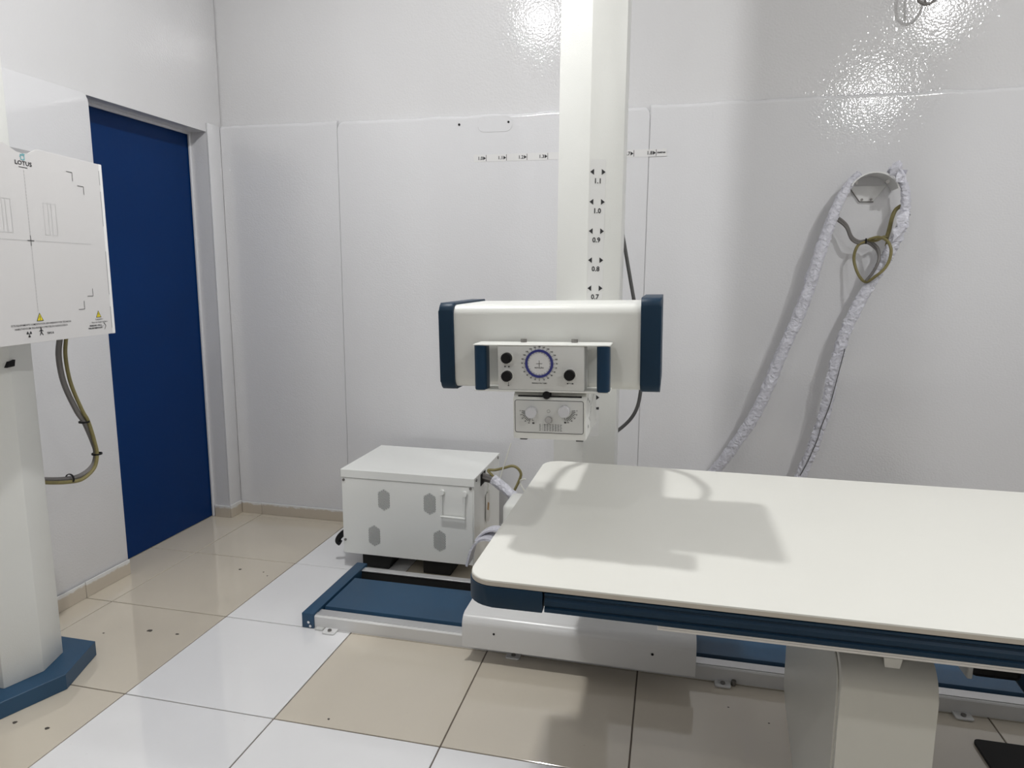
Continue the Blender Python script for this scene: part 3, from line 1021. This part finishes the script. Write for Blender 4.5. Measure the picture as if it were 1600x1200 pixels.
def arc_band(pts, w, t, y0):
    P_ = spline([(x, y0, z) for x, z in pts], 6)
    rows = []
    for i, p in enumerate(P_):
        dd = (P_[min(i + 1, len(P_) - 1)] - P_[max(i - 1, 0)]).normalized()
        nn = Vector((-dd.z, 0, dd.x))
        rows.append([bm.verts.new(p + nn * a + Vector((0, b, 0))) for a, b in ((0, 0), (t, 0), (t, w), (0, w))])
    for a, b in zip(rows, rows[1:]):
        for k in range(4):
            bm.faces.new((a[k], a[(k + 1) % 4], b[(k + 1) % 4], b[k]))
    bm.faces.new(rows[0])
    bm.faces.new(rows[-1][::-1])


arc_band([(-.775, .165), (-.766, .205), (-.752, .245), (-.726, .276), (-.691, .285), (-.655, .272), (-.61, .235), (-.575, .176)], .085, .009, 2.56)
arc_band([(-.752, .262), (-.726, .289), (-.691, .309), (-.65, .309), (-.60, .285), (-.55, .23)], .06, .006, 2.60)
o = obj('cable_duct', bm, 'sleeve', None, True)
tag(o, 'white curved plastic cable strip arching between the generator box and the table corner', 'cable duct')

# ------------------------------------------------------------------ left stand with detector plate
SX, SY = -2.005, 1.68
sd = thing('detector_stand', 'white ridged post on a dark blue foot at the left, carrying the detector plate', 'stand', (-2.05, SY, 0))
obj('foot', prism(BM(), [(-1.886, 1.683), (-1.958, 1.877), (-2.26, 1.877), (-2.26, 1.49), (-1.958, 1.49)], 'z', 0, .054, .0015, 1), 'rail_blue', sd, label='dark blue faceted floor plate')
obj('post', prism(BM(), hexagon(SX, SY, .109, .036, .14, (1, 0)), 'z', .054, 2.6, .002, 2, True), 'equip_white_column', sd, True)
obj('stop_pin', prism(BM(), [(1.664, 1.068), (1.690, 1.070), (1.694, 1.090), (1.672, 1.086)], 'x', SX + .02, SX + .045, .003, 1), 'black_plastic', sd, label='small black stop on the post')
# detector plate: origin at its printed centre cross
ang = math.radians(7)
po = Vector((-1.7803, 1.6224, 1.4453))
dp = thing('detector_plate', 'flat white detector panel with printed cross lines mounted in front of the left post', 'detector', po, rot=(0, 0, PI / 2 + ang))
# local: x = to the right in the photo, -y = towards the viewer's side (front), z = up
notch = [(-.058, .257), (-.047, .254), (-.036, .247), (-.019, .2395), (.002, .2375), (.024, .2415), (.040, .251), (.050, .2565), (.062, .2585)]
outl = [(-.317, -.289), (.300, -.289), (.312, -.289), (.312, .2555)] + notch[::-1] + [(-.317, .2565)]
obj('plate', prism(BM(), outl, 'y', .0, .004, .0008, 1), 'plate_white', dp, True)
obj('backing', prism(BM(), [(-.30, -.282), (.306, -.282), (.306, .248), (.07, .25), (-.06, .25), (-.30, .25)], 'y', .0042, .007), 'ink_grey', dp)
bk = obj('back_case', box(BM(), -.290, .298, .008, .040, -.278, .225, .004, 1), 'plate_rim', dp)
obj('carriage', box(BM(), -.08, .10, .038, .13, -.10, .15, .006, 2), 'equip_white', dp, True)
obj('side_rim', box(BM(), .306, .320, -.001, .012, -.2895, .256, .0015, 1), 'plate_rim', dp, label='bright raised rim on the right edge')
bm = BM()
for z0, z1 in ((.19, .235), (.06, .17), (-.16, -.02), (-.27, -.2)):
    box(bm, .3045, .3062, -.0008, .004, z0, z1)
obj('rim_gap', bm, 'ink_grey', dp, kind='stuff')
ft = frame((0, -.0008, 0), (1, 0, 0), (0, 0, 1))
bm = BM()
stroke(bm, ft, (-.012, 0), (.012, 0), .0022)
stroke(bm, ft, (0, -.0145), (0, .0145), .0022)
for s in (1, -1):
    for u, v, du, dv in ((.185, .213, -.024, -.026), (.229, .176, -.026, -.024), (.229, -.163, -.025, .024), (.187, -.2025, -.026, .026)):
        stroke(bm, ft, (s * u, v), (s * (u + du), v), .0016)
        stroke(bm, ft, (s * u, v), (s * u, v + dv), .0016)
pr_ = obj('alignment_print', bm, 'ink', dp, kind='stuff', label='black centre cross and corner marks')
bm = BM()
k = -.20
while k < .19:
    stroke(bm, ft, (0, k), (0, k + .007), .0009)
    k += .0092
k = -.24
while k < .238:
    if abs(k) > .015:
        stroke(bm, ft, (k, 0), (k + .0045, 0), .0009)
    k += .0056
obj('centre_lines', bm, 'ink_grey', dp, kind='stuff', label='grey dotted centre lines')
bm = BM()
for s in (-1, 1):
    for a in (.058, .075, .087, .105):
        stroke(bm, ft, (s * a, .11), (s * a, .02), .0012)
    stroke(bm, ft, (s * .058, .11), (s * .105, .11), .0012)
    stroke(bm, ft, (s * .058, .02), (s * .105, .02), .0012)
obj('chamber_print', bm, 'ink_faint', dp, kind='stuff', label='faint grey chamber outlines')
bm = BM()
text_bm(bm, 'LOTUS', .0155, ft @ Matrix.Translation((.001, .2115, 0)), bold=.0003, sx=1.25)
stroke(bm, ft, (-.016, .2005), (.014, .2005), .0016)
lg = obj('logo_lettering', bm, 'ink', dp, kind='stuff', label='black maker lettering under the emblem')
bm = BM()
c0 = (.0, .2285)
for a, b in (((-.006, -.007), (.006, -.007)), ((.006, -.007), (.006, .005)), ((.006, .005), (-.006, .005)), ((-.006, .008), (-.006, -.007)), ((.009, .008), (-.002, .008)), ((-.009, .0), (-.006, .005))):
    stroke(bm, ft, (c0[0] + a[0], c0[1] + a[1]), (c0[0] + b[0], c0[1] + b[1]), .0026)
obj('logo_emblem', bm, 'logo_teal', dp, kind='stuff', label='small teal square emblem')


def warn(u, v, s, parent):
    f2 = frame((0, -.0010, 0), (1, 0, 0), (0, 0, 1))
    b1 = BM()
    poly2(b1, ft, [(u - s * 1.15, v - s * .98), (u + s * 1.15, v - s * .98), (u, v + s * 1.15)])
    o1 = obj('warning_border', b1, 'ink', dp)
    b1 = BM()
    poly2(b1, f2, [(u - s * .88, v - s * .82), (u + s * .88, v - s * .82), (u, v + s * .86)])
    obj('warning_sign', b1, 'warning_yellow', dp, label='yellow warning triangle')
    f3 = frame((0, -.0012, 0), (1, 0, 0), (0, 0, 1))
    b1 = BM()
    stroke(b1, f3, (u, v + s * .35), (u, v - s * .30), s * .2)
    stroke(b1, f3, (u, v - s * .45), (u, v - s * .65), s * .22)
    obj('exclamation_mark', b1, 'ink', dp, kind='stuff')


warn(.004, -.217, .0115, dp)
warn(.246, -.222, .0105, dp)
bm = BM()
text_bm(bm, 'ESTE EQUIPAMENTO SOMENTE PODE SER OPERADO POR TÉCNICOS', .0072, ft @ Matrix.Translation((.012, -.2365, 0)), bold=.00005)
text_bm(bm, 'HABILITADOS EM SEGURANÇA E PROTEÇÃO RADIOLÓGICA', .0072, ft @ Matrix.Translation((.010, -.2465, 0)), bold=.00005)
text_bm(bm, 'TIPO B', .0085, ft @ Matrix.Translation((.038, -.2655, 0)), bold=.0002)
# trefoil
tu, tv = -.040, -.2625
for k in range(3):
    a0 = math.radians(-90 + 120 * k)
    arc = [(tu + .0095 * math.cos(a0 + q), tv + .0095 * math.sin(a0 + q)) for q in (-.52, -.26, 0, .26, .52)]
    inn = [(tu + .0028 * math.cos(a0 + q), tv + .0028 * math.sin(a0 + q)) for q in (.52, 0, -.52)]
    poly2(bm, ft, arc + inn)
poly2(bm, ft, [(tu + .0018 * math.cos(PI / 4 * q), tv + .0018 * math.sin(PI / 4 * q)) for q in range(8)])
# walking figure of the applied-part symbol
mu, mv = .004, -.258
poly2(bm, ft, [(mu + .0026 * math.cos(PI / 4 * q), mv + .0095 + .0026 * math.sin(PI / 4 * q)) for q in range(8)])
for a, b, w in (((0, .0065), (0, -.002), .0044), ((0, .005), (-.0075, .0), .002), ((0, .005), (.0075, .0), .002), ((0, -.002), (-.0055, -.0115), .0026), ((0, -.002), (.0060, -.0115), .0026)):
    stroke(bm, ft, (mu + a[0], mv + a[1]), (mu + b[0], mv + b[1]), w)
text_bm(bm, 'CUIDADO !', .0068, ft @ Matrix.Translation((.247, -.2385, 0)), bold=.00003)
text_bm(bm, 'Risco de choque mecânico', .0068, ft @ Matrix.Translation((.249, -.2470, 0)), bold=.00003)
text_bm(bm, 'PRESSIONE A TECLA', .0060, ft @ Matrix.Translation((.229, -.2575, 0)), bold=.00025)
text_bm(bm, 'PARA MOVIMENTAÇÃO', .0060, ft @ Matrix.Translation((.228, -.2655, 0)), bold=.00025)
for q in (.258, .2635):
    poly2(bm, ft, [(q - .001, -.2615), (q + .001, -.2615), (q + .001, -.2595), (q - .001, -.2595)])
stroke(bm, ft, (.267, -.2500), (.2765, -.2605), .002)
stroke(bm, ft, (.2765, -.2605), (.269, -.2725), .002)
obj('notice_print', bm, 'ink', dp, kind='stuff', label='black notice lettering and symbols')

# cable hanging from the plate to the post
pts = [(-2.03, 1.945, 1.20), (-2.06, 1.950, 1.127), (-2.06, 1.939, 1.062), (-2.06, 1.950, .970), (-2.06, 1.991, .866), (-2.06, 2.019, .818), (-2.06, 2.048, .739), (-2.06, 2.057, .693), (-2.06, 2.038, .650), (-2.06, 1.978, .628), (-2.06, 1.912, .635), (-2.06, 1.84, .655), (-2.062, 1.80, .672)]
sc = thing('plate_cable', 'grey and yellow-green cable pair looping below the detector plate beside the left post', 'cable', (-2.06, 1.95, .9))
obj('cable', tube(BM(), pts, .0095, 8), 'cable_grey', sc, True, label='grey cable')
off = [(.012, .012), (.012, .014), (.012, .016), (.012, .016), (.012, .010), (.013, .004), (.014, -.006), (.014, -.010), (.014, -.010), (.014, -.004), (.013, .0), (.012, 0), (.012, 0)]
off2 = [0, 0, 0, 0, .004, .004, 0, -.002, -.006, -.009, -.009, -.009, -.009]
obj('cable', tube(BM(), [(p[0] + a[0], p[1] + a[1], p[2] + c) for p, a, c in zip(pts, off, off2)], .0065, 8), 'cable_earth', sc, True, label='yellow-green cable')
for (y, z, ax) in ((2.012, .822, 'h'), (2.055, .692, 'h'), (1.930, .633, 'v')):
    bm = BM()
    ring(bm, (0, 0), .0155, .018, 'z', -.003, .003, 14)
    rot = Matrix.Rotation(PI / 2, 4, 'X') if ax == 'v' else Matrix.Identity(4)
    rot2 = Matrix.Identity(4)
    bmesh.ops.transform(bm, matrix=Matrix.Translation((-2.054, y, z)) @ rot2 @ rot, verts=bm.verts)
    obj('cable_tie', bm, 'black_plastic', sc)

# ------------------------------------------------------------------ wall sticker with distance marks
ws = thing('distance_scale', 'clear distance scale sticker with black arrows and numbers high on the back wall', 'sticker', (-.5, YB - .003, 1.914))
yS = YB - .0040
bm = BM()
box(bm, -.965, -.050, yS, YB - .0028, 1.898, 1.931)
sk = obj('strip', bm, 'sticker', ws)
bm = BM()
mw = frame((0, yS - .0006, 0), (1, 0, 0), (0, 0, 1))
for k in range(9):
    x = -.903 + .1008 * k
    stroke(bm, mw, (x, 1.900), (x, 1.929), .0022)
    poly2(bm, mw, [(x - .0015, 1.914), (x - .0150, 1.923), (x - .0150, 1.905)])
    text_bm(bm, '1.%d' % k, .0215, mw @ Matrix.Translation((x - .0165, 1.9135, 0)), align='RIGHT', bold=.0006)
text_bm(bm, 'metros', .0125, mw @ Matrix.Translation((-.074, 1.9155, 0)), bold=.0006)
obj('scale_print', bm, 'ink', sk, kind='stuff', label='black numbers, arrows and ticks')

# ------------------------------------------------------------------ wall cable hanger and wrapped sleeves
ch = thing('cable_hanger', 'white arched wall bracket holding the wrapped cables on the right of the back wall', 'bracket', (.81, YB - .05, 1.75))
bm = BM()
ac, ar = (.808, 1.690), .098
prev = None
rows = []
for i in range(15):
    a = math.radians(152 - i * 9.4)
    rows.append([bm.verts.new((ac[0] + r * math.cos(a), y, ac[1] + r * math.sin(a))) for r, y in ((ar, YB - .11), (ar + .006, YB - .11), (ar + .006, YB - .002), (ar, YB - .002))])
for a, b in zip(rows, rows[1:]):
    for k in range(4):
        bm.faces.new((a[k], a[(k + 1) % 4], b[(k + 1) % 4], b[k]))
bm.faces.new(rows[0])
bm.faces.new(rows[-1][::-1])
obj('arch', bm, 'cover_white', ch, True)
bp_ = obj('back_plate', prism(BM(), [(.728, 1.748), (.778, 1.682), (.833, 1.682), (.882, 1.748)], 'y', YB - .006, YB - .0015, .001, 1), 'cover_white', ch)
bm = BM()
tube(bm, [(.726, YB - .009, 1.750), (.778, YB - .009, 1.680), (.833, YB - .009, 1.680)], .0022, 6, smooth=False)
obj('plate_edge', bm, 'screw_steel', bp_)
for x in (.787, .824):
    screw('screw', (x, 1.690), .005, 'y', YB - .010, YB - .005, bp_)
for x, z in ((.738, 1.752), (.858, 1.752)):
    screw('bolt', (x, z), .008, 'y', YB - .10, YB - .09, ch)

ys_ = 3.232
s1 = thing('cable_sleeve', 'white wrapped cable sleeve running down left from the wall bracket to behind the table', 'cable sleeve', (.5, ys_, 1.1))
bm = BM()
tube(bm, [(.752, ys_ + .015, 1.790), (.722, ys_ + .01, 1.757), (.684, ys_ + .005, 1.69), (.654, ys_, 1.60), (.620, ys_, 1.473), (.560, ys_, 1.226), (.483, ys_, .998), (.405, ys_, .761), (.30, ys_, .565), (.20, ys_, .41), (.10, ys_, .25)], .0255, 18, 22, taper(wrinkle(1.7, .22, 2.0), .55, 1), flat=((0, 1, 0), .8))
obj('sleeve', bm, 'sleeve', s1, True)
s2 = thing('cable_sleeve', 'white torn wrapped cable sleeve hanging from the right end of the wall bracket', 'cable sleeve', (.75, ys_, 1.1))
bm = BM()


tube(bm, [(.862, ys_ + .02, 1.803), (.898, ys_ + .01, 1.785), (.926, ys_, 1.725), (.936, ys_, 1.65), (.930, ys_, 1.575), (.900, ys_, 1.485), (.862, ys_, 1.40), (.805, ys_, 1.28), (.747, ys_, 1.130), (.715, ys_, .977), (.690, ys_, .775), (.650, ys_, .598), (.600, ys_, .44), (.53, ys_, .25)], .0235, 18, 22, taper(wrinkle(5.1, .30, 2.0), .5, 1), flat=((0, 1, 0), .8))
sl = obj('sleeve', bm, 'sleeve', s2, True)
for c, s, sd_ in (((.885, ys_ - .025, 1.800), .03, 1), ((.925, ys_ - .03, 1.60), .032, 2), ((.915, ys_ - .028, 1.535), .03, 3), ((.90, ys_ - .028, 1.77), .024, 4)):
    rnd = random.Random(sd_)
    bm = BM()
    g = [[bm.verts.new(Vector(c) + Vector(((i - 1) * s * .7 + rnd.uniform(-.006, .006), rnd.uniform(-.010, .012), (j - 1) * s * .9 + rnd.uniform(-.008, .008)))) for j in range(3)] for i in range(3)]
    for i in range(2):
        for j in range(2):
            bm.faces.new((g[i][j], g[i + 1][j], g[i + 1][j + 1], g[i][j + 1]))
    fo = obj('torn_flap', bm, 'sleeve', sl)
    md = fo.modifiers.new('thickness', 'SOLIDIFY')
    md.thickness = .002
bm = BM()
tube(bm, [(.742, ys_ - .029, 1.05), (.722, ys_ - .030, .93), (.700, ys_ - .029, .80), (.672, ys_ - .028, .70), (.66, ys_ - .029, .64), (.628, ys_ - .028, .54), (.60, ys_ - .028, .47)], .0022, 5, 6)
obj('seam', bm, 'cable_dark', sl, label='dark split seam')

yc = 3.262
lc = thing('lead_loops', 'grey and yellow-green cables tied in loops between the two sleeves below the wall bracket', 'cable', (.82, yc, 1.45))
for k, dx in ((0, 0), (1, .011)):
    obj('grey_lead', tube(BM(), [(.66, yc - .02, 1.615 - dx), (.690, yc, 1.606 - dx), (.721, yc, 1.578 - dx), (.745, yc, 1.530 - dx), (.775, yc, 1.510 - dx * .8), (.805, yc, 1.513 - dx * .8), (.83, yc, 1.502 - dx), (.846, yc - .03, 1.475 - dx), (.844, yc - .06, 1.430), (.828, yc - .065, 1.385), (.804, yc - .055, 1.343)], .0062, 8), 'cable_grey', lc, True)
obj('earth_wire', tube(BM(), [(.800, yc - .004, 1.508), (.775, yc, 1.495), (.762, yc, 1.46), (.764, yc, 1.42), (.781, yc - .02, 1.366), (.804, yc - .05, 1.338), (.836, yc - .075, 1.364), (.864, yc - .08, 1.394), (.880, yc - .08, 1.432), (.882, yc - .078, 1.475), (.868, yc - .06, 1.510), (.842, yc - .03, 1.525), (.812, yc - .01, 1.517)], .0062, 8), 'cable_earth', lc, True)
obj('earth_wire', tube(BM(), [(.805, yc, 1.515), (.84, yc - .008, 1.512), (.872, yc - .008, 1.528), (.886, yc, 1.512), (.884, yc, 1.49)], .006, 8), 'cable_earth', lc, True)
obj('brown_lead', tube(BM(), [(.925, yc - .01, 1.655), (.908, yc, 1.640), (.897, yc, 1.608), (.890, yc, 1.56), (.882, yc, 1.520)], .0085, 8), 'cable_earth', lc, True)
obj('tie', tube(BM(), [(.800, yc - .011, 1.522), (.801, yc - .011, 1.498)], .003, 6, smooth=False), 'black_plastic', lc)
# loop of cable coming down from above the frame
tl = thing('upper_cable_loop', 'small grey cable loop hanging at the top edge of the back wall above the bracket', 'cable', (.947, 3.27, 2.5))
obj('loop', tube(BM(), [(.885, YB + .005, 2.62), (.897, 3.27, 2.55), (.905, 3.255, 2.49), (.918, 3.25, 2.456), (.947, 3.25, 2.441), (.974, 3.25, 2.452), (.992, 3.255, 2.485), (1.0, 3.27, 2.55), (1.01, YB + .005, 2.62)], .0058, 8), 'cable_grey', tl, True)
obj('tail', tube(BM(), [(.930, 3.262, 2.62), (.934, 3.255, 2.53), (.942, 3.25, 2.447)], .004, 6), 'cable_grey', tl, True)
